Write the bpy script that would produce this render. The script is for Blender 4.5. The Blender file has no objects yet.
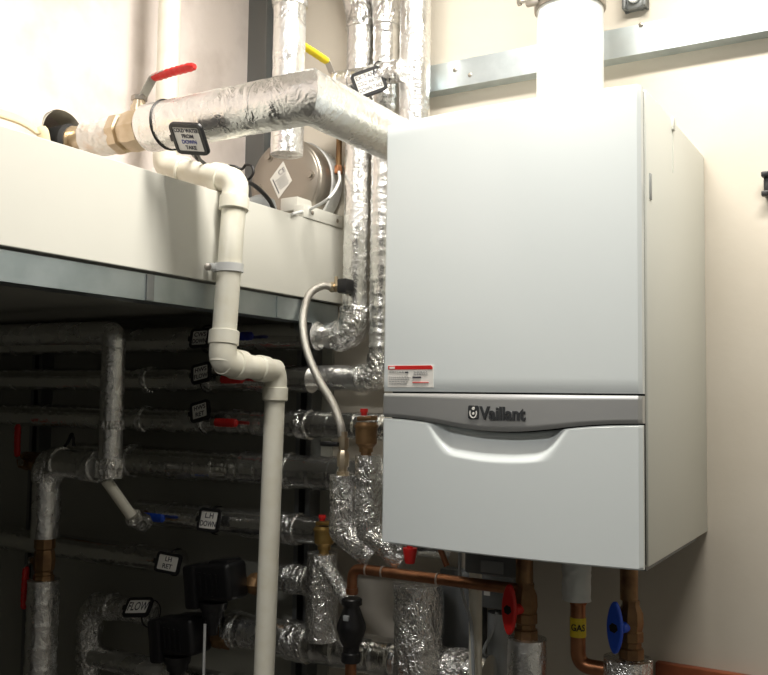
import bpy, bmesh, math, random
from mathutils import Vector, Matrix, Euler, noise
random.seed(4)
PI=math.pi
S=bpy.context.scene
COL=S.collection
V=Vector
# ------------------------------------------------------------------ camera
CAMP=V((.3438184,-1.781333,.2465974)); CAME=Euler((1.636433,-.013334,.534787),'XYZ'); FPX=897.98
CM=CAME.to_matrix()
def at(px,py,ax,v):
    "a point of the place seen at (px,py) lying on the plane ax=v"
    d=CM@V(((px-384)/FPX,-(py-337.5)/FPX,-1)); i='xyz'.index(ax)
    return CAMP+d*((v-CAMP[i])/d[i])
cam=bpy.data.objects.new('camera',bpy.data.cameras.new('camera')); COL.objects.link(cam)
cam.location=CAMP; cam.rotation_euler=CAME; cam.data.sensor_width=36; cam.data.sensor_fit='HORIZONTAL'; cam.data.lens=FPX/768*36
cam.data.clip_start=.02
S.camera=cam
# ------------------------------------------------------------------ materials
def mat(name,col,rough=.5,metal=0,bump=None,vary=None,coat=0,spec=.5):
    """bump=(scale,strength,distance) noise bump; vary=(scale,other colour,lo,hi)"""
    m=bpy.data.materials.new(name); m.use_nodes=True; nt=m.node_tree; b=nt.nodes['Principled BSDF']
    b.inputs['Base Color'].default_value=(*col,1); b.inputs['Roughness'].default_value=rough; b.inputs['Metallic'].default_value=metal
    b.inputs['Coat Weight'].default_value=coat; b.inputs['Specular IOR Level'].default_value=spec
    tc=nt.nodes.new('ShaderNodeTexCoord')
    if vary:
        n=nt.nodes.new('ShaderNodeTexNoise'); n.inputs['Scale'].default_value=vary[0]; n.inputs['Detail'].default_value=6
        nt.links.new(tc.outputs['Object'],n.inputs['Vector'])
        r=nt.nodes.new('ShaderNodeMapRange'); r.inputs[1].default_value=vary[2]; r.inputs[2].default_value=vary[3]
        nt.links.new(n.outputs['Fac'],r.inputs[0])
        x=nt.nodes.new('ShaderNodeMix'); x.data_type='RGBA'; x.inputs[6].default_value=(*col,1); x.inputs[7].default_value=(*vary[1],1)
        nt.links.new(r.outputs[0],x.inputs[0]); nt.links.new(x.outputs[2],b.inputs['Base Color'])
    if bump:
        n=nt.nodes.new('ShaderNodeTexNoise'); n.inputs['Scale'].default_value=bump[0]; n.inputs['Detail'].default_value=5
        nt.links.new(tc.outputs['Object'],n.inputs['Vector'])
        p=nt.nodes.new('ShaderNodeBump'); p.inputs['Strength'].default_value=bump[1]; p.inputs['Distance'].default_value=bump[2]
        nt.links.new(n.outputs['Fac'],p.inputs['Height']); nt.links.new(p.outputs[0],b.inputs['Normal'])
    return m
def foil(name,scale,strength,dist,rough=.22,col=(.84,.84,.83)):
    m=bpy.data.materials.new(name); m.use_nodes=True; nt=m.node_tree; b=nt.nodes['Principled BSDF']
    b.inputs['Base Color'].default_value=(*col,1); b.inputs['Roughness'].default_value=rough; b.inputs['Metallic'].default_value=.96
    tc=nt.nodes.new('ShaderNodeTexCoord')
    def ridged(sc,det,stretch):
        mp=nt.nodes.new('ShaderNodeMapping'); mp.inputs['Scale'].default_value=stretch
        mp.inputs['Rotation'].default_value=(.35,.3,.4)
        nt.links.new(tc.outputs['Object'],mp.inputs['Vector'])
        n_=nt.nodes.new('ShaderNodeTexNoise'); n_.inputs['Scale'].default_value=sc; n_.inputs['Detail'].default_value=det; n_.inputs['Roughness'].default_value=.55; n_.inputs['Distortion'].default_value=.6
        nt.links.new(mp.outputs[0],n_.inputs['Vector'])
        a_=nt.nodes.new('ShaderNodeMath'); a_.operation='SUBTRACT'; a_.inputs[1].default_value=.5; nt.links.new(n_.outputs['Fac'],a_.inputs[0])
        b_=nt.nodes.new('ShaderNodeMath'); b_.operation='ABSOLUTE'; nt.links.new(a_.outputs[0],b_.inputs[0])
        return b_
    r1=ridged(scale,3,(1,1,.6)); r2=ridged(scale*2.4,4,(.7,1,1))
    s=nt.nodes.new('ShaderNodeMath'); s.operation='MULTIPLY_ADD'; s.inputs[1].default_value=.5; nt.links.new(r2.outputs[0],s.inputs[0]); nt.links.new(r1.outputs[0],s.inputs[2])
    p=nt.nodes.new('ShaderNodeBump'); p.inputs['Strength'].default_value=strength; p.inputs['Distance'].default_value=dist
    nt.links.new(s.outputs[0],p.inputs['Height']); nt.links.new(p.outputs[0],b.inputs['Normal'])
    # worn print and dull patches on the facing
    n=nt.nodes.new('ShaderNodeTexNoise'); n.inputs['Scale'].default_value=14; n.inputs['Detail'].default_value=8
    nt.links.new(tc.outputs['Object'],n.inputs['Vector'])
    r=nt.nodes.new('ShaderNodeMapRange'); r.inputs[1].default_value=.45; r.inputs[2].default_value=.7; r.inputs[3].default_value=rough; r.inputs[4].default_value=rough+.2
    nt.links.new(n.outputs['Fac'],r.inputs[0]); nt.links.new(r.outputs[0],b.inputs['Roughness'])
    return m
M={}
M['foil']=foil('aluminium foil smooth',26,.55,.010,.2)
M['foilc']=foil('aluminium foil crumpled',24,.8,.026,.12)
M['foilrow']=foil('aluminium foil tight wrap',22,.25,.006,.12,(.78,.78,.76))
M['foilring']=foil('aluminium foil spiral wrap',30,.5,.010,.18)
M['plaster']=mat('pinkish plaster',(.86,.78,.74),.85,bump=(35,.5,.004),vary=(7,(.66,.58,.54),.48,.72))
M['wall']=mat('cream painted wall',(.61,.565,.49),.75,bump=(60,.15,.002),vary=(5,(.58,.53,.45),.4,.7))
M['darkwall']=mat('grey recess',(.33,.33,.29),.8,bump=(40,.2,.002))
M['ceiling']=mat('ceiling paint',(.8,.78,.74),.8)
M['floor']=mat('concrete floor',(.07,.065,.06),.7,vary=(6,(.10,.095,.085),.4,.6))
M['midpaint']=mat('grey painted wall',(.3,.3,.28),.8)
M['darkpaint']=mat('dark grey painted wall',(.13,.13,.125),.8)
M['board']=mat('white board',(.66,.655,.60),.5,bump=(12,.08,.002))
M['galv']=mat('galvanised steel',(.56,.63,.66),.33,.9,bump=(9,.12,.003),vary=(16,(.68,.75,.78),.4,.62))
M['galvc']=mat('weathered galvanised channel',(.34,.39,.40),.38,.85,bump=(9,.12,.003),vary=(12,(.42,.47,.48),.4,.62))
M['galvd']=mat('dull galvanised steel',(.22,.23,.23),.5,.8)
M['boiler']=mat('white boiler enamel',(.72,.775,.785),.28,coat=.3,bump=(500,.06,.0003))
M['boilerside']=mat('white casing enamel',(.72,.74,.69),.42,bump=(400,.06,.0003))
M['band']=mat('silver band',(.52,.53,.53),.38,.7)
M['black']=mat('black plastic',(.012,.012,.013),.4)
M['gap']=mat('black rubber',(.02,.02,.02),.7)
M['logo']=mat('dark chrome lettering',(.07,.075,.08),.3,.5)
M['chrome']=mat('bright chrome',(.75,.76,.77),.2,.95)
M['white']=mat('white plastic',(.70,.715,.715),.4)
M['paper']=mat('white paper insert',(.80,.79,.75),.6)
M['pvc']=mat('cream white plastic pipe',(.80,.78,.68),.38,vary=(30,(.76,.73,.61),.45,.7))
M['red']=mat('red plastic',(.60,.018,.016),.4)
M['yellow']=mat('yellow vinyl',(.85,.66,.02),.45)
M['blue']=mat('blue plastic',(.02,.10,.70),.4)
M['darkblue']=mat('dark blue vinyl',(.01,.02,.22),.4)
M['brass']=mat('nickel brass',(.60,.51,.38),.33,.85,vary=(22,(.48,.38,.25),.4,.65))
M['bronze']=mat('weathered bronze',(.30,.18,.085),.45,.75,vary=(25,(.18,.10,.05),.4,.65))
M['goldbrass']=mat('golden brass',(.50,.33,.11),.33,.85,vary=(25,(.36,.22,.07),.4,.65))
M['copper']=mat('copper pipe',(.42,.19,.095),.34,.9,vary=(18,(.26,.11,.055),.42,.68))
M['solder']=mat('solder',(.62,.52,.45),.35,.9)
M['steel']=mat('stainless steel',(.34,.31,.27),.36,.85,bump=(90,.05,.001))
M['lever']=mat('lever steel',(.45,.44,.42),.35,.9)
M['braid']=mat('braided steel hose',(.50,.48,.44),.4,.8,bump=(420,.9,.002))
M['wood']=mat('red brown wood',(.30,.085,.035),.5,vary=(14,(.22,.06,.025),.4,.6))
M['trunk']=mat('cream card',(.80,.66,.42),.6)
M['greybox']=mat('grey plastic housing',(.17,.18,.185),.5)
M['greyl']=mat('light grey plastic',(.36,.38,.39),.5)
M['ink']=mat('black marker ink',(.03,.03,.05),.6)
M['inkb']=mat('blue marker ink',(.03,.05,.30),.6)
M['faint']=mat('grey print',(.38,.38,.38),.6)
M['ptfe']=mat('white sealing tape',(.75,.78,.76),.6,bump=(120,.4,.002))
M['ytape']=mat('yellow tape',(.80,.62,.03),.45)
M['lens']=mat('black glossy actuator',(.008,.008,.009),.35)
# ------------------------------------------------------------------ mesh helpers
def frames(path):
    T=[]
    n=len(path)
    for i in range(n):
        a=path[max(i-1,0)]; b=path[min(i+1,n-1)]; T.append((b-a).normalized())
    u=T[0].orthogonal().normalized(); out=[]
    for t in T:
        u=(u-t*u.dot(t)).normalized(); out.append((t,u,t.cross(u)))
    return out
def rounded(pts,rad,n=8):
    """polyline with arcs at the inner corners"""
    if len(pts)<3: return [V(p) for p in pts]
    if not isinstance(rad,(list,tuple)): rad=[rad]*len(pts)
    out=[V(pts[0])]
    for i in range(1,len(pts)-1):
        p=V(pts[i]); a=(V(pts[i-1])-p); b=(V(pts[i+1])-p)
        ang=a.angle(b); d=rad[i]/math.tan(ang/2); d=min(d,a.length*.49,b.length*.49)
        A=p+a.normalized()*d; B=p+b.normalized()*d
        for k in range(n+1):
            t=k/n; out.append((1-t)**2*A+2*t*(1-t)*p+t*t*B)
    out.append(V(pts[-1])); return out
def resample(path,step):
    out=[path[0].copy()]
    for i in range(len(path)-1):
        a,b=path[i],path[i+1]; n=max(1,int((b-a).length/step))
        for k in range(1,n+1): out.append(a.lerp(b,k/n))
    return out
def smoothpath(pts,n=10):
    pts=[V(p) for p in pts]; P=[2*pts[0]-pts[1]]+pts+[2*pts[-1]-pts[-2]]; out=[]
    for i in range(1,len(P)-2):
        for k in range(n):
            t=k/n; a,b,c,d=P[i-1:i+3]
            out.append(.5*((2*b)+(c-a)*t+(2*a-5*b+4*c-d)*t*t+(3*b-a-3*c+d)*t**3))
    out.append(pts[-1]); return out
def tube(bm,path,r,seg=20,cap=True,crumple=0,step=None,rings=0,rfun=None,sx=1,cfreq=38):
    if step: path=resample(path,step)
    F=frames(path); rows=[]; L=0
    for i,(p,(t,u,w)) in enumerate(zip(path,F)):
        if i: L+=(p-path[i-1]).length
        rr=r if not rfun else rfun(L,p)
        if rings:
            ph=(L%rings)/rings
            if ph<.12: rr+=.0018
        row=[]
        for k in range(seg):
            a=2*PI*k/seg; d=u*math.cos(a)*sx+w*math.sin(a)
            q=p+d*rr
            if crumple:
                nn=.7*noise.noise(q*cfreq*.5)+1.1*(.3-abs(noise.noise(q*cfreq)))+.5*(.3-abs(noise.noise(q*cfreq*2.6)))
                q=q+d*nn*crumple
            row.append(bm.verts.new(q))
        rows.append(row)
    for a,b in zip(rows,rows[1:]):
        for k in range(seg): bm.faces.new((a[k],a[(k+1)%seg],b[(k+1)%seg],b[k]))
    if cap:
        for row,p,dr in ((rows[0],path[0],-1),(rows[-1],path[-1],1)):
            f=bm.faces.new(row if dr>0 else row[::-1])
    return bm
def lathe(bm,o,axis,prof,seg=24):
    """prof = [(h,r)...] along axis from o"""
    o=V(o); t=V(axis).normalized(); u=t.orthogonal().normalized(); w=t.cross(u); rows=[]
    for h,r in prof:
        rows.append([bm.verts.new(o+t*h+(u*math.cos(2*PI*k/seg)+w*math.sin(2*PI*k/seg))*max(r,1e-5)) for k in range(seg)])
    for a,b in zip(rows,rows[1:]):
        for k in range(seg): bm.faces.new((a[k],a[(k+1)%seg],b[(k+1)%seg],b[k]))
    bm.faces.new(rows[0][::-1]); bm.faces.new(rows[-1])
    return bm
def box(bm,c,s,rot=None,bev=0,seg=2):
    c=V(c); R=rot if rot is not None else Matrix.Identity(3)
    t=bmesh.new(); bmesh.ops.create_cube(t,size=1)
    for v in t.verts: v.co=V((v.co.x*s[0],v.co.y*s[1],v.co.z*s[2]))
    if bev: bmesh.ops.bevel(t,geom=t.edges[:],offset=bev,segments=seg,affect='EDGES',profile=.5)
    mp={}
    for v in t.verts: mp[v]=bm.verts.new(c+R@v.co)
    for f in t.faces: bm.faces.new([mp[v] for v in f.verts])
    t.free(); return bm
def basis(x,y,z): return Matrix((x,y,z)).transposed()
def prism(bm,poly,o,u,v,n,th):
    """polygon [(a,b)] in the plane o+u*a+v*b, extruded along n by th"""
    o,u,v,n=V(o),V(u),V(v),V(n)
    A=[bm.verts.new(o+u*a+v*b) for a,b in poly]; B=[bm.verts.new(o+u*a+v*b+n*th) for a,b in poly]
    k=len(poly)
    bm.faces.new(A); bm.faces.new(B[::-1])
    for i in range(k): bm.faces.new((A[i],B[i],B[(i+1)%k],A[(i+1)%k]))
    return bm
def rrect(w,h,r,n=5):
    out=[]
    for cx,cy,a0 in ((w/2-r,h/2-r,0),(-w/2+r,h/2-r,PI/2),(-w/2+r,-h/2+r,PI),(w/2-r,-h/2+r,1.5*PI)):
        for k in range(n+1):
            a=a0+PI/2*k/n; out.append((cx+r*math.cos(a),cy+r*math.sin(a)))
    return out
def obj(name,bm,m,parent=None,smooth=True,bevel=0,ang=40):
    if isinstance(bm,bpy.types.Mesh): me=bm
    else:
        bmesh.ops.recalc_face_normals(bm,faces=bm.faces)
        me=bpy.data.meshes.new(name); bm.to_mesh(me); bm.free()
    if parent is not None:
        root=parent
        while root.parent: root=root.parent
        me.transform(Matrix.Translation(-root.location))
    o=bpy.data.objects.new(name,me); COL.objects.link(o)
    me.materials.append(M[m] if isinstance(m,str) else m)
    if smooth:
        me.polygons.foreach_set('use_smooth',[True]*len(me.polygons)); me.update()
        try: me.set_sharp_from_angle(angle=math.radians(ang))
        except Exception: pass
    else: me.polygons.foreach_set('use_smooth',[False]*len(me.polygons))
    if bevel:
        b=o.modifiers.new('bevel','BEVEL'); b.width=bevel; b.segments=2; b.limit_method='ANGLE'
    if parent is not None: o.parent=parent
    return o
def thing(name,loc,label,cat,group=None):
    o=bpy.data.objects.new(name,None); COL.objects.link(o); o.location=V(loc); o.empty_display_size=.02
    o['label']=label; o['category']=cat
    if group: o['group']=group
    return o
def tag_(o,label,cat,group=None):
    o['label']=label; o['category']=cat
    if group: o['group']=group
    return o
def struct(name,bm,m,**k):
    o=obj(name,bm,m,**k); o['kind']='structure'; return o
def NB(): return bmesh.new()
def textmesh(s,size,o,u,v,n,th=.0006,bold=0,align='CENTER'):
    cu=bpy.data.curves.new('t','FONT'); cu.body=s; cu.size=size; cu.extrude=th/2; cu.align_x=align; cu.align_y='CENTER'; cu.offset=bold; cu.resolution_u=3
    to=bpy.data.objects.new('t',cu); COL.objects.link(to)
    bpy.context.view_layer.update()
    me=bpy.data.meshes.new_from_object(to.evaluated_get(bpy.context.evaluated_depsgraph_get()))
    bpy.data.objects.remove(to); 
    R=basis(V(u),V(v),V(n)).to_4x4(); me.transform(Matrix.Translation(V(o))@R)
    me.materials.clear()
    return me
X,Y,Z=V((1,0,0)),V((0,1,0)),V((0,0,1))
# ------------------------------------------------------------------ the room
ZF,ZC,XL,XR,YF=-1.25,1.50,-2.7,1.5,-3.1
XP=-1.12; XB=-.83; ZB0,ZB1=.465,.645
b=NB(); box(b,((XL+XR)/2,.05,(ZF+ZC)/2),(XR-XL+.2,.1,ZC-ZF)); struct('wall_back',b,'wall',smooth=False)
b=NB(); box(b,((XL+XR)/2,YF/2,ZF-.05),(XR-XL+.2,-YF+.2,.1)); struct('floor',b,'floor',smooth=False)
b=NB(); box(b,((XL+XR)/2,YF/2,ZC+.05),(XR-XL+.2,-YF+.2,.1)); struct('ceiling',b,'ceiling',smooth=False)
b=NB(); box(b,(XR+.05,YF/2,(ZF+ZC)/2),(.1,-YF,ZC-ZF)); struct('wall_right',b,'midpaint',smooth=False)
b=NB(); box(b,((XL+XR)/2,YF-.05,(ZF+ZC)/2),(XR-XL+.2,.1,ZC-ZF)); struct('wall_front',b,'darkpaint',smooth=False)
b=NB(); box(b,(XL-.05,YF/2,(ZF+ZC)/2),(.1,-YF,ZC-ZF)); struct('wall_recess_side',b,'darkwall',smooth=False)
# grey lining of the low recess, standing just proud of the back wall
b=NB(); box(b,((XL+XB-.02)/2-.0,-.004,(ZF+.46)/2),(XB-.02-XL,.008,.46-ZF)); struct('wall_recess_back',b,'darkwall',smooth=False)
# upper plaster wall with a round hole for the main pipe
HOLE=V((XP,-.590,.760)); HR=.052
b=NB(); n=40
y0,y1,z0,z1=YF,-.0,.47,ZC
outer=[];inner=[]
for k in range(n):
    a=2*PI*k/n; d=(math.cos(a),math.sin(a))
    s=min(((y1-HOLE.y) if d[0]>0 else (y0-HOLE.y))/d[0] if abs(d[0])>1e-6 else 1e9, ((z1-HOLE.z) if d[1]>0 else (z0-HOLE.z))/d[1] if abs(d[1])>1e-6 else 1e9)
    outer.append((HOLE.y+d[0]*s,HOLE.z+d[1]*s)); inner.append((HOLE.y+d[0]*(HR+.006*noise.noise(V((d[0]*2,d[1]*2,3)))),HOLE.z+d[1]*HR))
oc=[(y0,z0),(y1,z0),(y1,z1),(y0,z1)]
VO=[b.verts.new((XP,p,q)) for p,q in outer]; VI=[b.verts.new((XP,p,q)) for p,q in inner]; VD=[b.verts.new((XP-.12,p,q)) for p,q in inner]
for k in range(n):
    j=(k+1)%n; b.faces.new((VO[k],VO[j],VI[j],VI[k])); b.faces.new((VI[k],VI[j],VD[j],VD[k]))
    A,B=VO[k].co,VO[j].co
    for c in oc:   # fill the corner triangle
        if abs(A.y-B.y)>1e-5 and abs(A.z-B.z)>1e-5 and min(A.y,B.y)-1e-4<=c[0]<=max(A.y,B.y)+1e-4 and min(A.z,B.z)-1e-4<=c[1]<=max(A.z,B.z)+1e-4:
            b.faces.new((VO[k],b.verts.new((XP,c[0],c[1])),VO[j]))
b.faces.new(VD[::-1])
box(b,(XP-.17,YF/2,(z0+z1)/2),(.08,-YF,z1-z0))
o=struct('wall_left',b,'plaster',smooth=False)
# boxed ledge: face board, shelf of the trough, soffit over the recess
b=NB(); box(b,(XB-.009,YF/2,(ZB0+ZB1)/2),(.018,-YF,ZB1-ZB0),bev=.0015); struct('trim_1',b,'board',smooth=False)
b=NB(); box(b,((XP+XB-.02)/2,YF/2,.485),(XB-.02-XP,-YF,.02)); struct('trim_2',b,'board',smooth=False)
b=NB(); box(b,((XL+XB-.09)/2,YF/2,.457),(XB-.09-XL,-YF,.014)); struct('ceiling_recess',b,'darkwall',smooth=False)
# low white cover pieces at the far end of the ledge
def cover(px0,px1,zt,name,label):
    a=at(px0,212,'x',XB); c=at(px1,212,'x',XB)
    t=thing(name,(XB,(a.y+c.y)/2,ZB1),label,'cover plate')
    b=NB(); box(b,(XB-.012,(a.y+c.y)/2,ZB1+(zt)/2),(.03,abs(c.y-a.y),zt),bev=.002); obj('plate',b,'board',t)
    for s in (.2,.85):
        b=NB(); lathe(b,(XB+.003,a.y+(c.y-a.y)*s,ZB1+zt*.5),X,[(0,.005),(.0015,.0045),(.0025,.002)],14); obj('screw',b,'steel',t)
    return t
cover(303,342,.030,'cover_plate','small white screwed cover plate standing on the far end of the white ledge')
b=NB(); box(b,at(298,207,'x',XB-.05)-V((0,0,.0)),(.05,.07,.032),bev=.003); 
tag_(obj('junction_block',b,'board'),'small cream block on the ledge under the round steel vessel','block')
# galvanised channel under the ledge
t=thing('steel_channel',(XB-.02,-1.5,.41),'long galvanised steel channel under the white ledge','steel channel')
b=NB(); L=-YF-.02
pr=[(0,.412),(0,.46),(-.05,.46),(-.05,.4585),(-.0015,.4585),(-.0015,.4135),(-.05,.4135),(-.05,.412)]
A=[b.verts.new((XB-.006+p,-.01,q)) for p,q in pr]; B=[b.verts.new((XB-.006+p,-L,q)) for p,q in pr]
for i in range(8): b.faces.new((A[i],A[(i+1)%8],B[(i+1)%8],B[i]))
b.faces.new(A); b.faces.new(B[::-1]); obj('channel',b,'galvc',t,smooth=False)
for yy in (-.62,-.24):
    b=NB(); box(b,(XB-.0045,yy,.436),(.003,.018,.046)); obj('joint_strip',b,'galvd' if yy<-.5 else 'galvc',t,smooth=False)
# dark grey strip painting the shade of the corner gap behind the round vessel
q0=at(250,100,'y',-.02); q1=at(271,100,'y',-.02)
b=NB(); box(b,((q0.x-.05+q1.x)/2,-.012,1.0),(q1.x-q0.x+.09,.02,1.0)); box(b,(q1.x-.002,-.03,1.0),(.004,.03,1.0))
tag_(obj('shaded_gap_strip',b,'galvd',smooth=False),'dark grey strip standing for the shaded corner gap behind the round steel vessel','upright')
# perforated strut uprights in the recess
def strut(px,label,wd=.043):
    c=at(px,430,'y',-.03)
    t=thing('strut_channel',(c.x,-.01,-1.2),label,'strut channel','strut uprights behind the pipes')
    b=NB()
    for s in (-1,1):
        box(b,(c.x+s*wd/2,-.028,-.37),(.002,.04,1.64)); box(b,(c.x+s*(wd/2-.006),-.048,-.37),(.012,.002,1.64))
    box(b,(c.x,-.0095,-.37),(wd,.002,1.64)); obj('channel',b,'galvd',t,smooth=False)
    return t
strut(308,'grey steel strut upright between the white drain pipe and the braided hose')
strut(40,'dark steel strut upright at the far left behind the red lever')
# ------------------------------------------------------------------ boiler
DB,WB,HB=.455,.44,.72
bo=thing('boiler',(-WB/2,0,0),'large white wall-hung gas boiler with a silver band across its front','boiler')
def fy(x): u=(x+WB/2)/(WB/2); return -DB-.016*(1-u*u)
b=NB(); box(b,(-WB/2,-(DB-.024)/2,HB/2-.0),(WB,DB-.024,HB-.002),bev=.004); obj('casing',b,'boilerside',bo)
b=NB(); box(b,(-WB/2,-DB+.022,HB/2),(WB-.008,.006,HB-.01)); obj('seal',b,'gap',bo,smooth=False)
def panel(name,zlo,zhi,m,nz,off=0,depth=None,th=.018,inset=0,bev=.0025):
    nx=88; b=NB(); G=[]
    for i in range(nx+1):
        x=-WB-.006+(WB+.003)*i/nx; row=[]
        for j in range(nz+1):
            s=j/nz; z=zlo(x)+(zhi(x)-zlo(x))*s
            y=fy(x)-off+(depth(x,z) if depth else 0)
            e=min(x+WB+.006,-.003-x); 
            if e<.005: y+=.005*(1-math.sqrt(max(0,1-((.005-e)/.005)**2)))
            e2=min(z-zlo(x),zhi(x)-z)
            if e2<.0012: y+=.002
            row.append(b.verts.new((x,y,z)))
        G.append(row)
    for i in range(nx):
        for j in range(nz): b.faces.new((G[i][j],G[i+1][j],G[i+1][j+1],G[i][j+1]))
    yb=-DB+th
    Bk=[[b.verts.new((G[i][j].co.x,yb,G[i][j].co.z)) for j in (0,nz)] for i in range(nx+1)]
    for i in range(nx):
        b.faces.new((G[i][0],Bk[i][0],Bk[i+1][0],G[i+1][0])); b.faces.new((G[i][nz],G[i+1][nz],Bk[i+1][1],Bk[i][1]))
    for i in (0,nx):
        b.faces.new([G[i][j] for j in range(nz+1)]+[Bk[i][1],Bk[i][0]])
    bmesh.ops.triangulate(b,faces=[f for f in b.faces if len(f.verts)>4])
    return obj(name,b,m,bo,ang=35)
def bandlo(x):
    u=abs((x+.222)/.222)
    return .194+.0185*(1-math.exp(-(u/.55)**2.2)) 
panel('upper_front_panel',lambda x:.2555,lambda x:HB,'boiler',40)
panel('silver_band',bandlo,lambda x:.2525,'band',12,off=.001)
def scoop(x,z):
    return scoop_(x,z)
def scoop_(x,z):
    top=bandlo(x); c=-.232
    v=(top-z)/.048
    if v>1: return 0
    hw=.122-.030*max(v,0)
    u=abs(x-c)
    e=1-min(1,max(0,(u-hw+.030)/.030)); e=e*e*(3-2*e)
    k=(1-v)/.82; k=min(1,k); k=k*k*(3-2*k)*.35+k*.65
    return .022*e*k
panel('lower_front_panel',lambda x:0,lambda x:bandlo(x)-.0022,'boiler',90,depth=scoop,th=.012)
# badge and lettering
yb=fy(-.24)-.0012
b=NB(); prism(b,rrect(.0185,.0215,.003),(-.2655,yb-.0008,.2235),X,Z,Y,.002); bd=obj('badge',b,'logo',bo,smooth=False)
def ringmesh(cx,cz,rx,rz,w,y,n=28,a0=0,a1=2*PI):
    b=NB(); r0=[];r1=[]
    for k in range(n+1):
        a=a0+(a1-a0)*k/n; r0.append(b.verts.new((cx+rx*math.cos(a),y,cz+rz*math.sin(a)))); r1.append(b.verts.new((cx+(rx-w)*math.cos(a),y,cz+(rz-w)*math.sin(a))))
    for k in range(n): b.faces.new((r0[k],r0[k+1],r1[k+1],r1[k]))
    g=bmesh.ops.extrude_face_region(b,geom=b.faces[:]); bmesh.ops.translate(b,verts=[v for v in g['geom'] if isinstance(v,bmesh.types.BMVert)],vec=(0,-.0006,0))
    return b
obj('emblem_ring',ringmesh(-.2655,.2222,.0065,.0082,.0018,yb-.001,a0=-PI*1.15,a1=PI*.15),'paper',bd,smooth=False)
b=NB(); lathe(b,(-.2655,yb-.0006,.2295),-Y,[(0,.0026),(.001,.0024)],16); lathe(b,(-.2655,yb-.0006,.2215),-Y,[(0,.0022),(.001,.002)],12); obj('emblem_dot',b,'paper',bd)
me=textmesh('Vaillant',.0285,(-.2535,yb-.0006,.2215),X,Z,-Y,th=.003,bold=.0009,align='LEFT')
for v in me.vertices: v.co.x=-.2535+(v.co.x+.2535)*.90; v.co.y+= fy(v.co.x)-fy(-.24)
obj('brand_lettering',me,'logo',bo,smooth=False)
# information sticker
sx,sz=-.3905,.2815; ys=fy(sx)-.0012
def sy(x): return fy(x)-.0008
def quadpatch(x0,x1,z0,z1,y,th=.0008,cut=0):
    b=NB(); u=[(x0,z0),(x1,z0),(x1,z1-cut),(x1-cut,z1),(x0,z1)] if cut else [(x0,z0),(x1,z0),(x1,z1),(x0,z1)]
    A=[b.verts.new((p,sy(p)-y,q)) for p,q in u]; B=[b.verts.new((p,sy(p)-y+th+.001,q)) for p,q in u]
    b.faces.new(A); b.faces.new(B[::-1]); k=len(u)
    for i in range(k): b.faces.new((A[i],B[i],B[(i+1)%k],A[(i+1)%k]))
    return b
st=obj('information_sticker',quadpatch(-.434,-.341,.2625,.2995,0),'paper',bo,smooth=False)
obj('red_strip',quadpatch(-.433,-.3425,.2925,.2990,.0005,cut=.003),'red',st,smooth=False)
obj('white_print',quadpatch(-.430,-.419,.2938,.2976,.0009),'paper',st,smooth=False)
b=NB()
random.seed(2)
for (z,x0,x1) in ((.2885,-.431,-.391),(.2850,-.380,-.352),(.2885,-.380,-.352),(.2800,-.431,-.387),(.2765,-.431,-.390),(.2725,-.431,-.392),(.2690,-.430,-.395)):
    x=x0
    while x<x1:
        w=random.uniform(.002,.005); q=quadpatch(x,min(x+w,x1),z-.0007,z+.0007,.0004); m=bpy.data.meshes.new('q'); q.to_mesh(m); q.free(); b.from_mesh(m); x+=w+.0016
obj('small_print',b,'faint',st,smooth=False)
b=NB()
for x0,x1,z in ((-.3975,-.391,.2880),(-.382,-.365,.2795)):
    q=quadpatch(x0,x1,z-.001,z+.001,.0006); m=bpy.data.meshes.new('q'); q.to_mesh(m); q.free(); b.from_mesh(m)
obj('bold_print',b,'ink',st,smooth=False)
obj('red_print',quadpatch(-.382,-.350,.2700,.2712,.0006),'red',st,smooth=False)
# side details
b=NB(); box(b,(.0008,-.412,.572),(.002,.010,.040),bev=.0006); obj('side_clip',b,'greyl',bo)
b=NB(); box(b,(.0015,-.262,HB-.010),(.004,.014,.022),bev=.001); box(b,(.0006,-.264,HB-.055),(.0016,.002,.075)); obj('side_tab',b,'boilerside',bo)
b=NB(); box(b,(-WB/2,-.21,-.006),(WB-.03,.36,.012)); obj('base_plate',b,'greybox',bo,smooth=False)
# flue
F0=at(570,80,'y',-.2)
fl=thing('flue_pipe',(F0.x,F0.y,HB),'wide white round flue rising from the boiler top to the ceiling','flue')
b=NB(); lathe(b,(F0.x,F0.y,HB-.001),Z,[(0,.0615),(ZC-HB,.0615)],48); obj('pipe',b,'white',fl)
zc=at(570,8,'y',-.2).z
b=NB(); lathe(b,(F0.x,F0.y,zc-.006),Z,[(0,.063),(.0,.0655),(.003,.066),(.032,.066),(.036,.0655),(.036,.063)],48); cl=obj('clamp_band',b,'steel',fl)
b=NB(); cb=V((F0.x-.055,F0.y-.048,zc+.008))
box(b,cb,(.026,.012,.02),bev=.002); tube(b,[cb+V((-.022,-.004,0)),cb+V((.022,-.004,0))],.0035,10); lathe(b,cb+V((-.028,-.004,0)),X,[(0,.007),(.006,.007)],6); obj('clamp_bolt',b,'steel',cl)
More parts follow.
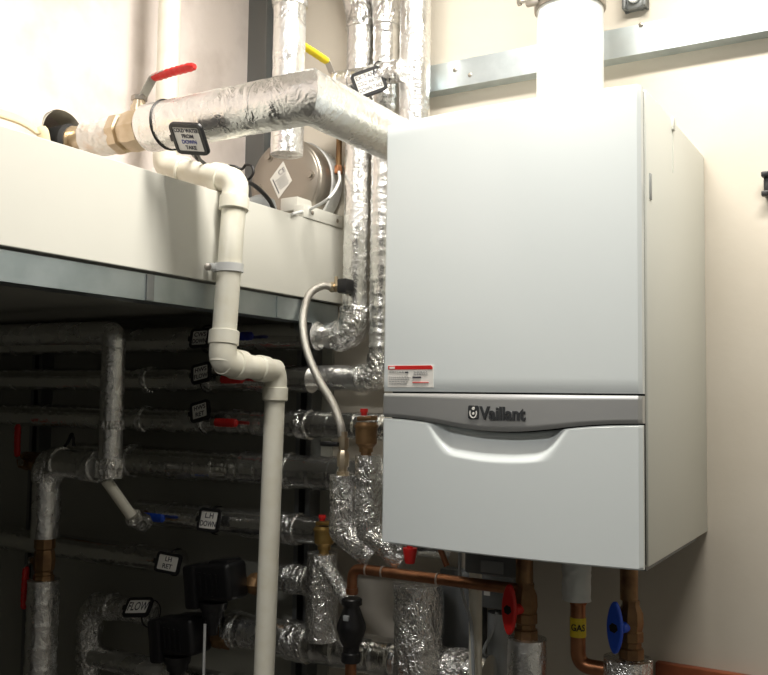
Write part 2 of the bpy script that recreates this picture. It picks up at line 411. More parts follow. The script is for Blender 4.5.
# wall rail behind the flue
zr0=at(430,92,'y',-.035).z; zr1=.060+zr0
rl=thing('wall_rail',(-.2,0,zr0),'galvanised steel rail running along the wall behind the white flue','rail')
b=NB()
pr=[(0,zr0),(-.036,zr0),(-.036,zr1),(0,zr1),(0,zr1-.002),(-.034,zr1-.002),(-.034,zr0+.002),(0,zr0+.002)]
A=[b.verts.new((-.64,p,q)) for p,q in pr]; B=[b.verts.new((XR-.1,p,q)) for p,q in pr]
for i in range(8): b.faces.new((A[i],A[(i+1)%8],B[(i+1)%8],B[i]))
b.faces.new(A); b.faces.new(B[::-1]); obj('channel',b,'galv',rl,smooth=False)
for px,py in ((455,70),(470,75),(641,25)):
    p=at(px,py,'y',-.036); b=NB(); lathe(b,p,-Y,[(0,.0055),(.002,.005),(.003,.003)],6); obj('screw',b,'steel',rl)
# clip on the wall above the rail, with a white cap
p=at(636,3,'y',-.01); t=thing('pipe_bracket',p,'small dark grey wall bracket with a round white cap above the rail','bracket')
b=NB(); box(b,p,(.048,.02,.03),bev=.004); box(b,p+V((-.02,-.004,.01)),(.008,.03,.05),bev=.002); box(b,p+V((.02,-.004,.01)),(.008,.03,.05),bev=.002); obj('bracket',b,'galvd',t)
b=NB(); lathe(b,p+V((0,-.012,.008)),-Y,[(0,.013),(.006,.012)],20); obj('cap',b,'white',t)
p=at(770,185,'y',-.01); t=thing('wall_clip',p,'black plastic clip on the cream wall at the right edge','clip')
b=NB(); box(b,p,(.02,.02,.046),bev=.003); box(b,p+V((-.006,-.012,.018)),(.014,.014,.010),bev=.002); box(b,p+V((-.006,-.012,-.018)),(.014,.014,.010),bev=.002); obj('clip',b,'black',t)
# wooden board low on the wall
p=at(655,662,'y',-.02)
b=NB(); box(b,((p.x+XR-.3)/2,-.011,p.z-.08),(XR-.3-p.x,.02,.16),bev=.003); tag_(obj('wooden_board',b,'wood'),'reddish brown wooden board fixed low on the wall right of the boiler','board')
# ------------------------------------------------------------------ fittings
def foilpipe(name,pts,r,label,m='foil',rad=.05,crum=.0006,rings=0,ends=None,group=None,seg=36,crumpled=(),cat='insulated pipe',step=.005):
    path=rounded(pts,rad); path=resample([V(p) for p in path],step)
    t=thing(name,path[0],label,cat,group)
    b=NB(); tube(b,path,r,seg,True,crum,None,rings); obj('foil_wrap',b,m,t,ang=50)
    for (i,w) in crumpled:      # crumpled patch of foil over a joint: (position, half-length)
        c=V(i); sub=[q for q in path if (q-c).length<w]
        if len(sub)>3:
            b=NB(); s=resample(sub,.003); tube(b,s,r+.003,56,True,.005); obj('crumpled_joint',b,'foilc',t,ang=30)
    return t
def hexprof(h,r): return [(0,r*.93),(h*.12,r),(h*.88,r),(h,r*.93)]
def ball_valve(c,axis,stem,lev,r,L,grip,label,body='brass',blen=None,gl=.06,rise=.02,name='ball_valve'):
    c,axis,stem,lev=V(c),V(axis).normalized(),V(stem).normalized(),V(lev).normalized()
    blen=blen or r*3.0
    t=thing(name,c,label,'valve')
    b=NB(); h=blen/2
    lathe(b,c-axis*h,axis,[(0,r*.86),(0,r*.98),(h*.12,r),(h*.42,r),(h*.46,r*.86),(h*.58,r*.84),(h*.66,r*.98),(h*1.05,r*1.06),(h*1.4,r*.98),(h*1.5,r*.86),(h*1.58,r),(h*1.95,r),(h*2,r*.95),(h*2,r*.8)],8)
    lathe(b,c+stem*r*.7,stem,[(0,r*.42),(r*.5,r*.40),(r*.5,r*.3),(r*.9,r*.3)],18)
    obj('body',b,body,t,ang=30)
    s0=c+stem*(r*1.45)
    b=NB(); lathe(b,s0,stem,[(0,r*.38),(r*.22,r*.38)],6); obj('nut',b,'steel',t)
    w=stem.cross(lev).normalized()
    # bent flat lever
    pts=[(-.009,.0),(.006,.0),(.006+rise*.8,rise),(L*.5,rise*1.15)]
    b=NB(); th=.0022; wd=max(.008,r*.26)
    prev=None
    for (a,h_) in pts:
        p=s0+lev*a+stem*(h_+.003)
        ring=[b.verts.new(p+w*wd+stem*th/2),b.verts.new(p-w*wd+stem*th/2),b.verts.new(p-w*wd-stem*th/2),b.verts.new(p+w*wd-stem*th/2)]
        if prev:
            for k in range(4): b.faces.new((prev[k],prev[(k+1)%4],ring[(k+1)%4],ring[k]))
        else: b.faces.new(ring)
        prev=ring
    b.faces.new(prev[::-1]); lv=obj('lever',b,'lever',t,smooth=False)
    g0=s0+lev*(.006+rise*.8)+stem*(rise+.003); g1=s0+lev*L+stem*(rise*1.12+.003)
    b=NB(); path=resample([g0,g0.lerp(g1,.5)+stem*.001,g1],.004)
    def rf(l,p):
        T=(g1-g0).length; e=min(l,T-l); return .0075*min(1,.55+e/.012)*(1+.08*math.sin(l*500))
    tube(b,path,.006,14,True,rfun=rf,sx=1.0)
    # flatten along the stem
    for v in b.verts:
        d=(v.co-g0); k=d.dot(w); v.co+=w*k*.35
    obj('grip',b,grip,lv)
    return t
def tag(c,u,v,w,h,lines,label,strap=None,ink='ink',ts=None,name='pipe_tag'):
    """c centre, u/v directions of the face, strap=(centre,axis,radius)"""
    c,u,v=V(c),V(u).normalized(),V(v); v=(v-u*u.dot(v)).normalized(); n=u.cross(v)
    t=thing(name,c,label,'tag','black framed name tags on the pipes')
    b=NB(); prism(b,rrect(w,h,min(w,h)*.18),c-n*.004,u,v,n,.004)
    # raised rim
    o_=rrect(w,h,min(w,h)*.18); i_=rrect(w-.015,h-.015,.003)
    A=[b.verts.new(c+u*p+v*q) for p,q in o_]; A2=[b.verts.new(c+u*p*.97+v*q*.97+n*.003) for p,q in o_]; B=[b.verts.new(c+u*p+v*q+n*.003) for p,q in i_]; B2=[b.verts.new(c+u*p+v*q) for p,q in i_]
    k=len(o_)
    for i in range(k):
        j=(i+1)%k
        b.faces.new((A[i],A[j],A2[j],A2[i])); b.faces.new((A2[i],A2[j],B[j],B[i])); b.faces.new((B[i],B[j],B2[j],B2[i]))
    box(b,c-u*(w/2+.002)-n*.001,(.007,.012,.006),basis(u,v,n),bev=.001)
    obj('frame',b,'black',t,ang=30)
    b=NB(); prism(b,rrect(w-.0145,h-.0145,.003),c+n*.0012,u,v,n,-.0012); ins=obj('insert',b,'paper',t,smooth=False)
    k=len(lines); ts=ts or (h-.018)/k*.95
    for i,l in enumerate(lines):
        col=ink if isinstance(ink,str) else ink[i]
        me=textmesh(l,ts,c+n*.0016+v*((k-1)/2-i)*(h-.017)/k,u,v,n,bold=.00025,th=.0003); 
        wd=max(p.co.dot(u) for p in me.vertices)-min(p.co.dot(u) for p in me.vertices)
        if wd>w-.018:
            f=(w-.018)/wd; cc=c.dot(u)
            for p in me.vertices: p.co+=u*((p.co.dot(u)-cc)*(f-1))
        obj('lettering',me,col,ins,smooth=False)
    if strap:
        sc,ax,r=V(strap[0]),V(strap[1]).normalized(),strap[2]
        e=ax.orthogonal().normalized(); f=ax.cross(e)
        pts=[sc+(e*math.cos(2*PI*i/40)+f*math.sin(2*PI*i/40))*(r+.0015) for i in range(41)]
        b=NB(); tube(b,pts,.0017,8,False); obj('strap',b,'black',t)
    return t
# ------------------------------------------------------------------ upper left: main pipe
YM=-.57; E=at(312,97,'y',YM); E.x=-.525 if abs(E.x+.525)<.05 else E.x
zm=E.z; XE=E.x; RM=.045
xv=at(133,132,'y',YM).x
mp=thing('main_pipe',(-.95,YM,zm),'thick silver foil-wrapped pipe coming from the wall hole and turning behind the boiler','insulated pipe')
b=NB(); rows=[]; t1,t2=V((1,0,0)),V((0,1,0)); nn_=(t1+t2).normalized(); EC=V((XE,YM,zm)); SG=48
def lump(q,d,e): return q+d*(.0009*noise.noise(q*40)+.0035*e*(.25-abs(noise.noise(q*55))))
x_=xv+.045; st1=[x_+(XE-RM-x_)*k/100 for k in range(101)]
D1=[Z*math.cos(2*PI*k/SG)+Y*math.sin(2*PI*k/SG) for k in range(SG)]
for xx in st1: rows.append([b.verts.new(lump(V((xx,YM,zm))+d*RM,d,max(0,1-(XE-RM-xx)/.05))) for d in D1])
for f_ in (.33,.66): rows.append([b.verts.new(V((XE-RM,YM,zm)).lerp(EC+d*0-t1*(RM*d.dot(nn_)/t1.dot(nn_)),f_)+d*RM) for d in D1])
rows.append([b.verts.new(lump(EC+d*RM-t1*(RM*d.dot(nn_)/t1.dot(nn_)),d,1)) for d in D1])
D2=[d-nn_*2*d.dot(nn_) for d in D1]
for f_ in (.66,.33): rows.append([b.verts.new(V((XE,YM+RM,zm)).lerp(EC-t2*(RM*d.dot(nn_)/t2.dot(nn_)),f_)+d*RM) for d in D2])
y_=YM+RM
for k in range(0,71): yy=y_+(-.14-y_)*k/70; rows.append([b.verts.new(lump(V((XE,yy,zm))+d*RM,d,max(0,1-(yy-y_)/.05))) for d in D2])
for a_,b_ in zip(rows,rows[1:]):
    for k in range(SG): b.faces.new((a_[k],a_[(k+1)%SG],b_[(k+1)%SG],b_[k]))
b.faces.new(rows[0][::-1]); b.faces.new(rows[-1])
obj('foil_wrap',b,'foil',mp,ang=50)
xv=at(133,132,'y',YM).x
b=NB(); tube(b,resample([V((xv-.115,YM-.004,zm)),V((xv-.035,YM,zm))],.003),.036,44,True,.004,cfreq=50); obj('joint_wrap',b,mat('plastic film joint wrap',(.80,.77,.72),.35,.25,bump=(70,.8,.006),vary=(25,(.70,.50,.34),.5,.72)),mp,ang=30)
b=NB(); lathe(b,(XP-.1,YM-.006,zm),X,[(0,.024),(.10,.024),(.10,.030),(.125,.031),(.125,.022),(.20,.022)],16); obj('brass_tail',b,'brass',mp,ang=30)
b=NB(); lathe(b,(XP-.04,YM-.008,zm),X,[(0,.036),(.055,.036),(.058,.033),(.062,.028)],32); obj('rubber_collar',b,'gap',mp)
b=NB(); tube(b,[V((XP-.05,HOLE.y,HOLE.z)),V((XP+.004,HOLE.y,HOLE.z))],.050,36,False); 
for f in b.faces: pass
tag_(obj('wall_sleeve',b,'pvc'),'pale round sleeve lining the hole in the plaster wall','sleeve')
ball_valve((xv+.014,YM,zm),X,Z,X,.040,.14,'red','big brass ball valve with a red lever on the thick pipe by the wall hole',rise=.036,blen=.105)
# tag on main pipe
c=at(189,139,'y',YM-.058)
RC,UC,NC=CM.col[0].copy(),CM.col[1].copy(),CM.col[2].copy()
tag(c,RC*35-UC*6+NC*19,UC*26-RC*6+NC*19,.074,.060,['COLD WATER','FROM','DOWN','TAKE'],'black framed tag strapped to the thick pipe beside the red-levered valve',strap=(V((at(168,130,'y',YM).x,YM,zm)),X,RM),ink=['ink','ink','inkb','ink'])
# ------------------------------------------------------------------ vertical foil pipes
p=at(287,150,'y',-.3); p2=at(287,0,'y',-.3)
x0=p.x
foilpipe('riser_pipe',[(x0,-.3,ZC-.005),(x0,-.3,at(287,155,'y',-.3).z)],.034,'short vertical foil pipe ending open in front of the round steel vessel',crum=.001,crumpled=[((x0,-.3,at(287,-8,'y',-.3).z),.036)])
z8=at(287,4,'y',-.3).z
def riser(px,Yr,r,ztop,bend,label,**k): pass
# left of the pair, turning left at its foot
a=at(357,250,'y',-.055); zA=at(320,336,'y',-.055).z
foilpipe('riser_pipe',[(a.x-.05,-.055,ZC-.005),(a.x-.05,-.055,1.27),(a.x,-.055,1.14),(a.x,-.055,zA),(at(296,336,'y',-.055).x,-.055,zA)],.0315,'shiny vertical foil pipe beside the braided hose, turning left under the ledge',rad=.045,crum=.001,crumpled=[((a.x,-.055,zA+.01),.06),((a.x,-.055,1.13),.03)],m='foil')
a2=at(383,250,'y',-.055); zB=at(345,378,'y',-.055).z
foilpipe('riser_pipe',[(a2.x-.04,-.055,ZC-.005),(a2.x-.04,-.055,1.27),(a2.x,-.055,1.15),(a2.x,-.055,zB),(at(285,378,'y',-.055).x,-.055,zB)],.029,'ringed vertical foil pipe next to the boiler, turning left with spiral wrap',rad=.04,m='foilring',crum=.0006,rings=.03,crumpled=[((a2.x,-.055,zB),.06),((a2.x,-.055,1.14),.05)])
a3=at(415,60,'y',-.10)
foilpipe('riser_pipe',[(a3.x,-.10,ZC-.005),(a3.x,-.10,.62)],.034,'rightmost tall vertical foil pipe with faint print, left of the white flue',crum=.0005)
me=textmesh('Tmarkso',.034,at(418,86,'y',-.1)+V((.010,-.0335,0)),Z,-X,-Y,th=.0004,bold=-.0003); 
for v in me.vertices:
    dx=v.co.x-a3.x; dx=max(-.033,min(.033,dx)); v.co.y=-.10-math.sqrt(.0355**2-dx*dx)-.0005+(v.co.y-(-.1335))*.3
pr3=[o for o in COL.objects if o.get('label','').startswith('rightmost tall')][0]
obj('faint_print',me,'faint',pr3,smooth=False)
# cross pipe with yellow lever valve
yc=-.14; l=at(333,84,'y',yc); r_=at(402,76,'y',yc)
zc_=l.z
foilpipe('branch_pipe',[(l.x+.012,yc,zc_),(r_.x,yc,zc_)],.024,'short horizontal foil branch behind the thick pipe, joining the right riser',crum=.002,m='foilc')
ball_valve((l.x+.000,yc,zc_-.004),X,Z,(-.12,-1,.1),.018,.115,'yellow','small ball valve with a yellow lever between the vertical foil pipes',rise=.018,gl=.05)
c=at(369,82,'y',yc-.03)
tag(c,RC*25+UC*9,UC*25-RC*9,.070,.058,['EX-TANK','COLD WATER','DOWN TAKE'],'black framed tag hanging between the tall risers near the yellow lever',strap=(V((c.x+.01,yc,zc_)),X,.026))
# ------------------------------------------------------------------ round vessel
vc=at(282,181,'y',-.11)
vs=thing('expansion_vessel',(vc.x,-.1,vc.z-.108),'round stainless steel vessel end with bolts behind the ledge','vessel')
b=NB(); lathe(b,(vc.x,-.004,vc.z),-Y,[(0,.09),(.006,.104),(.050,.108),(.054,.104)],56); obj('shell',b,'white',vs)
b=NB(); lathe(b,(vc.x,-.054,vc.z),-Y,[(0,.100),(.002,.105),(.040,.105),(.044,.102),(.046,.096)],56); obj('rim',b,'steel',vs)
b=NB(); lathe(b,(vc.x,-.095,vc.z),-Y,[(0,.097),(.006,.097),(.009,.093),(.0095,.06)],56); obj('face_plate',b,'steel',vs)
for k in range(6):
    a=math.radians(5+60*k); q=V((vc.x+.078*math.cos(a),-.104,vc.z+.078*math.sin(a)))
    b=NB(); lathe(b,q,-Y,[(0,.012),(.002,.012),(.002,.007),(.007,.007),(.007,.004)],12); obj('bolt',b,'steel',vs)
lc=at(281,180,'y',-.1045); u=V((math.cos(.5),0,math.sin(.5))); v=V((-u.z,0,u.x))
b=NB(); prism(b,[(-.026,-.036),(.026,-.020),(.026,.036),(-.026,.020)],lc-Y*.001,u,v,Y,.001); lb=obj('rating_label',b,'paper',vs,smooth=False)
obj('lettering',textmesh('CE',.018,lc+u*.012+v*.016-Y*.0013,u,v,-Y,th=.0003),'ink',lb,smooth=False)
b=NB()
for k in range(6): box(b,lc+u*.002-v*(.001+.0048*k-.006)-Y*.0013,(.034-(k%2)*.008,.0003,.0013),basis(u,Y,v))
box(b,lc-u*.019-v*.006-Y*.0013,(.0025,.0003,.040),basis(u,Y,v)); obj('fine_print',b,'ink',lb,smooth=False)
# thin copper tube beside it, white cable
c0=at(339,148,'y',-.05)
t=thing('copper_tube',(c0.x,-.05,c0.z),'thin brown copper tube behind the tall foil pipe, right of the round vessel','copper tube')
b=NB(); tube(b,[V((c0.x,-.05,c0.z+.08)),V((c0.x,-.05,at(339,172,'y',-.05).z))],.007,14); obj('tube',b,'bronze',t)
b=NB(); lathe(b,(c0.x,-.05,at(339,174,'y',-.05).z),Z,hexprof(.02,.010),6); obj('nut',b,'copper',t)
P=[at(339,172,'y',-.07),at(339,182,'y',-.12),at(329,198,'y',-.22),at(310,209,'x',XB+.004),at(292,214,'x',XB+.006)]
b=NB(); tube(b,smoothpath(P,12),.0035,10); tag_(obj('white_cable',b,'white'),'white cable drooping from the copper tube over the ledge edge','cable')
# grey domed cap on the ledge & black cables
g=at(261,207,'x',XB-.075)
b=NB(); lathe(b,(g.x,g.y,.625),Z,[(-.128,.035),(.04,.035),(.055,.030),(.064,.015),(.065,0)],28); tag_(obj('grey_dome',b,'greyl'),'grey dome just behind the ledge under the black cables','dome')
P=[at(274,210,'x',XB-.03),at(269,200,'x',XB-.02),at(260,190,'y',-.30),at(250,183,'y',-.34),at(240,180,'y',-.38),at(236,179,'y',-.38),at(222,176,'y',-.36),at(207,166,'y',-.38),at(196,157,'y',-.42),at(190,150,'y',-.5)]
b=NB(); tube(b,smoothpath(P,12),.0048,10); tag_(obj('black_cable',b,'black'),'thick black cable dropping behind the drain pipe elbow onto the ledge','cable')
ccx=at(247,172,'y',-.34)
pts=[at(214,166,'y',-.36),at(232,166,'y',-.35)]+[ccx+V((math.cos(a)*.017,0,math.sin(a)*.016)) for a in [math.radians(x) for x in (150,100,40,-20,-80,-130)]]+[at(232,180,'y',-.36)]
b=NB(); tube(b,smoothpath(pts,10),.003,8); tag_(obj('black_cable',b,'black'),'thin looped black cable curling beside the round steel vessel','cable')
P=[at(196,150,'y',-.5),at(202,162,'y',-.45),at(212,166,'y',-.42),at(222,170,'y',-.40)]
b=NB(); tube(b,smoothpath(P,10),.0028,8); tag_(obj('black_cable',b,'black'),'short black cable hanging under the tag of the thick pipe','cable')
# cream offcuts on the ledge at far left
t=thing('conduit_offcut',at(20,125,'x',-1.0),'curved cream offcut lying on the ledge at the far left','offcut')
for (d,zz) in ((0,0),(-.018,.012)):
    P=[at(-30,104,'x',-1.0-d),at(0,113+zz*100,'x',-1.0-d),at(20,120+zz*100,'x',-.99-d),at(36,131,'x',-.98-d),at(44,141,'x',-.97-d)]; P.append(V((P[-1].x,P[-1].y+.02,.50)))
    b=NB(); tube(b,smoothpath(P,10),.011,14,sx=.5); obj('strip',b,'trunk',t)
# ------------------------------------------------------------------ white drain pipe
dp=thing('drain_pipe',at(225,360,'x',-.80),'cream white plastic drain pipe stepping down in front of the ledge','drain pipe')
RP=.0235
A0=at(165,152,'x',-1.0); A1=at(165,167,'x',-1.0); Yd=A1.y
B1=at(236,181,'x',-.80); B2=at(222,362,'x',-.79)
C1=V((-.79,-.305,at(275,371,'x',-.79).z)); Dn=V((-.785,-.285,-1.2)); 
C2=at(264,675,'y',-.305)
C2=C1+(C2-C1)*2.2
def seg_pipe(a,b_,r=RP):
    b=NB(); tube(b,[V(a),V(b_)],r,28); obj('pipe',b,'pvc',dp)
def elbow(p,a,b_,r=.0275,L=.045):
    a=(V(a)-p).normalized(); b_=(V(b_)-p).normalized()
    path=rounded([p+a*L,p,p+b_*L],.028,10); b=NB(); tube(b,path,r*.95,28)
    for d in (a,b_): lathe(b,p+d*(L-.012),d,[(0,r*.96),(.001,r*1.06),(.026,r*1.06),(.028,r*.98)],28)
    obj('elbow',b,'pvc',dp)
T0=V((A1.x,A1.y,ZC-.005))
seg_pipe(T0,A1); seg_pipe(A1,B1); seg_pipe(B1,B2); seg_pipe(B2,C1); seg_pipe(C1,C2,.0210)
elbow(A1,T0,B1); elbow(B1,A1,B2); elbow(B2,B1,C1); elbow(C1,B2,C2,.0250)
cp=at(229,268,'x',-.795)
b=NB(); lathe(b,cp-Z*.008,Z,[(0,.0245),(0,.028),(.016,.028),(.016,.0245)],28); box(b,cp+V((-.02,-.028,0)),(.02,.014,.014),bev=.004); box(b,cp+V((-.025,.0,0)),(.02,.02,.014),bev=.003)
obj('pipe_clip',b,'white',dp); b=NB(); q=at(208,267,'x',-.80); lathe(b,q,(.5,-1,0),[(0,.007),(.003,.007),(.004,.003)],14); obj('clip_screw',b,'steel',dp)
# ------------------------------------------------------------------ horizontal pipe rows in the recess
ROW={'A':(320,336,.0325),'B':(320,380,.0298),'C':(320,425,.030),'D':(320,473,.038),'E':(320,531,.032),'F':(310,581,.031),'G':(320,645,.040),'H':(140,672,.030)}
YR=-.10
RZ={k:at(v[0],v[1],'y',YR).z for k,v in ROW.items()}
def rowx(px,k,y=YR): return at(px,ROW[k][1],'y',y).x
order='top second third fourth fifth sixth lowest'.split()
def row(k,x0,x1,label,m='foilrow',rings=0,crum=.0012,crumpled=()):
    return foilpipe('row_pipe',[(x0,YR,RZ[k]),(x1,YR,RZ[k])],ROW[k][2],label,m=m,rings=rings,crum=crum,crumpled=[((x,YR,RZ[k]),w) for x,w in crumpled])
XW=XL+.02
row('A',XW,rowx(318,'A'),'topmost horizontal foil pipe in the dark recess under the ledge')
row('B',XW,rowx(312,'B'),'second horizontal foil pipe down in the recess',crumpled=[(rowx(213,'B'),.012),(rowx(150,'B'),.01)])
row('C',XW,-.50,'third horizontal foil pipe down, passing behind the brown vent with a red cap',rings=.035,crumpled=[(rowx(208,'C'),.012),(rowx(305,'C'),.016),(rowx(146,'C'),.01)])
row('D',at(75,466,'y',YR).x,-.50,'fourth and thickest horizontal foil pipe in the recess',rings=.028,crumpled=[(rowx(130,'D'),.02),(rowx(290,'D'),.01)])
row('E',at(140,518,'y',YR).x,-.50,'fifth horizontal foil pipe down, with the blue lever on it',crumpled=[(rowx(290,'E'),.03)])
row('F',XW,at(180,562,'y',YR).x,'dim sixth horizontal foil pipe left of the upper black actuator')
row('F',rowx(270,'F'),rowx(322,'F'),'short sixth foil pipe right of the upper black actuator',crumpled=[(rowx(300,'F'),.03)])
row('G',rowx(230,'G'),-.40,'thick lowest horizontal foil pipe right of the lower black actuator',rings=.05,crumpled=[(rowx(236,'G'),.012),(rowx(300,'G'),.03),(rowx(440,'G'),.09)])
# lower left loop: row G turns down
zg=RZ['G']; xg=at(90,615,'y',YR).x
foilpipe('loop_pipe',[(at(150,620,'y',YR).x,YR,zg),(xg,YR,zg),(xg,YR,-1.2)],.031,'crumpled foil bend turning down left of the lower black actuator',m='foilc',rad=.06,crum=.004,crumpled=[((xg,YR,zg),.09),((xg,YR,zg-.1),.05)])
foilpipe('row_pipe',[(xg+.02,YR,at(130,664,'y',YR).z),(rowx(228,'G')-.02,YR,at(130,664,'y',YR).z)],.028,'short horizontal foil pipe at the bottom, below the lower black actuator')
# valves and tags on the rows
def rowvalve(k,px,grip,label): 
    z=RZ[k]; x=at(px,ROW[k][1],'y',YR-.03).x
    return ball_valve((x,YR,z),X,-Y,X,ROW[k][2]*.86,.085,grip,label,body='bronze',rise=.012,blen=.06)
def shift(t,dz): t.location.z+=dz
rowvalve('A',232,'darkblue','valve with a dark blue lever on the topmost recess pipe')
rowvalve('B',222,'red','valve with a red lever on the second recess pipe, behind the drain elbow')
rowvalve('C',216,'red','valve with a red lever on the third recess pipe')
rowvalve('E',146,'blue','valve with a blue lever on the fifth recess pipe')
def rowtag(k,px,py,yaw,roll,lines,label,w=.056,h=.050):
    c=at(px,py,'y',YR-ROW[k][2]-.02)
    u=V((math.cos(yaw),math.sin(yaw),math.sin(roll))); v=V((math.sin(roll)*-.5,.25,1))
    tag(c,u,v,w,h,lines,label,strap=(V((c.x-.02,YR,RZ[k])),X,ROW[k][2]))
rowtag('A',200,338,.15,.05,['CWS','DOWN'],'uppermost black framed tag in the recess, on the topmost pipe')
rowtag('B',201,373,.15,.22,['HWS','FLOW'],'black framed tag on the second recess pipe, left of the drain elbow')
rowtag('C',200,411,.15,.28,['HWS','RET'],'black framed tag on the third recess pipe, below two others')
rowtag('E',209,520,.1,-.03,['L.H','DOWN'],'square black framed tag with white insert, right of the blue lever',w=.062,h=.055)
rowtag('F',168,563,.3,-.12,['LH','RET'],'tilted black framed tag just left of the upper black actuator',w=.066,h=.05)
c=at(138,607,'y',YR-.055); tag(c,V((1,.35,.08)),V((.05,.75,.6)),.07,.055,['FLOW'],'tilted black framed tag just left of the lower black actuator',strap=(V((c.x-.01,YR,zg)),X,.031))
# ------------------------------------------------------------------ black actuators
def actuator(px,py,label,s=1):
    c=at(px,py,'y',-.17)
    t=thing('valve_actuator',c,label,'actuator')
    R=Matrix.Rotation(math.radians(-8),3,'Y')
    b=NB(); box(b,c+V((.005,0,.004)),(.115*s,.07,.085*s),R,bev=.012,seg=3); box(b,c+V((-.050*s,-.005,-.012)),(.035,.078,.10*s),R,bev=.008); box(b,c+V((.02,0,.045*s)),(.06,.05,.02),R,bev=.006)
    for k in range(4): box(b,c+V((-.02+.016*k,-.037,.0)),(.004,.004,.05),R)
    obj('housing',b,'lens',t)
    b=NB(); lathe(b,c+V((-.012,0,-.045*s)),-Z,[(0,.034),(.018,.030),(.018,.026),(.034,.025),(.034,.019),(.05,.018),(.05,.012),(.075,.011)],20); obj('neck',b,'black',t)
    b=NB(); lathe(b,c+V((.055*s,.05,-.005)),X,[(0,.022),(.012,.026),(.02,.026),(.03,.020),(.03,.024),(.045,.024)],8); obj('body',b,'bronze',t,ang=30)
    return t
actuator(218,582,'upper black valve actuator behind the white drain pipe')
actuator(182,636,'lower black valve actuator above the thin white cable')
a=at(205,624,'y',-.19)
b=NB(); tube(b,[a,V((a.x,-.19,-1.2))],.0034,10); tag_(obj('white_cable',b,'white'),'thin straight white cable hanging down beside the lower black actuator','cable')
# ------------------------------------------------------------------ left foreground foil pipes
YL=-.33
p0=at(-20,331,'y',YL); p1=at(110,333,'y',YL); p1.x=at(112,400,'y',YL).x
p2=at(110,478,'y',YL); 
foilpipe('elbow_pipe',[(-2.3,YL,p1.z+.01),(p1.x,YL,p1.z),(p1.x,YL,p2.z),],.0265,'dull foil pipe running left under the ledge and turning down',rad=.015,crum=.0012,crumpled=[((p1.x,YL,at(110,425,'y',YL).z),.012),((p1.x,YL,p2.z+.02),.03)])
pd0=at(106,480,'y',YL); pd1=at(133,518,'y',YL+.05)
b=NB(); tube(b,[pd0,pd0.lerp(pd1,.95)],.0125,18); tag_(obj('cream_pipe',b,'pvc'),'short slanted bare cream pipe between two crumpled foil joints','pipe')
foilpipe('foil_joint',[pd1,at(145,524,'y',YL+.1)],.018,'crumpled foil lump at the lower end of the slanted cream pipe',m='foilc',crum=.007,step=.003)
vt=at(48,462,'y',YL)
foilpipe('standing_pipe',[(at(100,470,'y',YL).x,YL,vt.z-.002),(vt.x,YL,vt.z),(vt.x,YL,at(48,538,'y',YL).z)],.033,'upright foil pipe at the far left bending right at its top',rad=.03,crum=.0012,crumpled=[((vt.x,YL,vt.z),.05),((at(93,470,'y',YL).x,YL,vt.z),.02)])
foilpipe('standing_pipe',[(vt.x,YL,at(48,580,'y',YL).z),(vt.x,YL,-1.2)],.036,'upright foil pipe at the lower far left under the brass valve',crum=.0012,rings=.05)
ball_valve((vt.x,YL,at(48,562,'y',YL).z),Z,(-1,-.25,0),-Z,.024,.115,'red','brass valve with a hanging red lever in the far left upright pipe',body='bronze',rise=.012,blen=.11)
dv=at(24,462,'y',YR-.03)
ball_valve((dv.x,YR,dv.z),X,-Y,Z,.026,.105,'red','valve with an upright red lever at the far left edge',body='bronze',rise=.012)
P=[at(52,458,'y',YL+.02),at(66,445,'y',YL+.02),at(72,434,'y',YL+.02),at(74,446,'y',YL+.02)]
b=NB(); tube(b,smoothpath(P,8),.004,8); tag_(obj('strap_end',b,'black'),'loose black strap end above the far left foil bend','strap')
# ------------------------------------------------------------------ braided hose and boiler side fittings
hs=thing('braided_hose',at(345,288,'y',-.1),'braided grey hose arching from the shiny riser down to a drain valve','hose')
P=[at(333,287,'y',-.11),at(322,286,'y',-.13),at(309,295,'y',-.15),at(303,318,'y',-.17),at(306,348,'y',-.20),at(318,378,'y',-.22),at(332,402,'y',-.24),at(340,423,'y',-.25),at(342,436,'y',-.25)]
b=NB(); tube(b,smoothpath(P,14),.0088,16); obj('hose',b,'braid',hs)
b=NB(); q=at(333,287,'y',-.11); lathe(b,q-X*.006,X,[(0,.009),(.0,.012),(.014,.012),(.014,.008),(.02,.008),(.02,.013),(.03,.013)],8); box(b,q+V((.01,-.002,.014)),(.006,.006,.018)); obj('tap',b,'brass',hs,ang=30)
b=NB(); box(b,q+V((.034,.0,0)),(.026,.034,.032),bev=.004); obj('black_saddle',b,'black',hs)
q=at(343,500,'y',-.25)
zt=at(343,475,'y',-.25).z; xh=at(343,475,'y',-.25).x
dvv=thing('drain_valve',(xh,-.25,zt),'slim brass drain valve with a black lever under the braided hose','valve')
b=NB(); lathe(b,(xh,-.25,zt-.005),Z,[(0,.013),(.012,.013),(.012,.009),(.022,.009),(.022,.012),(.045,.013),(.055,.009),(.062,.011),(.080,.011),(.080,.008),(.092,.008)],8); obj('body',b,'brass',dvv,ang=30)
b=NB(); zl=at(343,444,'y',-.25).z; box(b,(xh-.020,-.27,zl),(.042,.010,.010),bev=.003); obj('lever',b,'black',dvv)
def boxpipe(name,pts,hw,label,crum=.003,sx=1):
    """foil taped round a squarish lagging section"""
    path=resample(rounded([V(p) for p in pts],.02),.004); t=thing(name,path[0],label,'insulated pipe')
    b=NB(); tube(b,path,hw,40,True,crum,cfreq=24); obj('foil_wrap',b,'foilc',t,ang=30); return t
boxpipe('lagged_branch',[(xh,-.25,zt),(xh+.0,-.25,at(343,530,'y',-.25).z),at(372,556,'y',-.23)],.0265,'crumpled foil branch below the drain valve, slanting right at its foot')
x2=at(369,460,'y',-.24).x; 
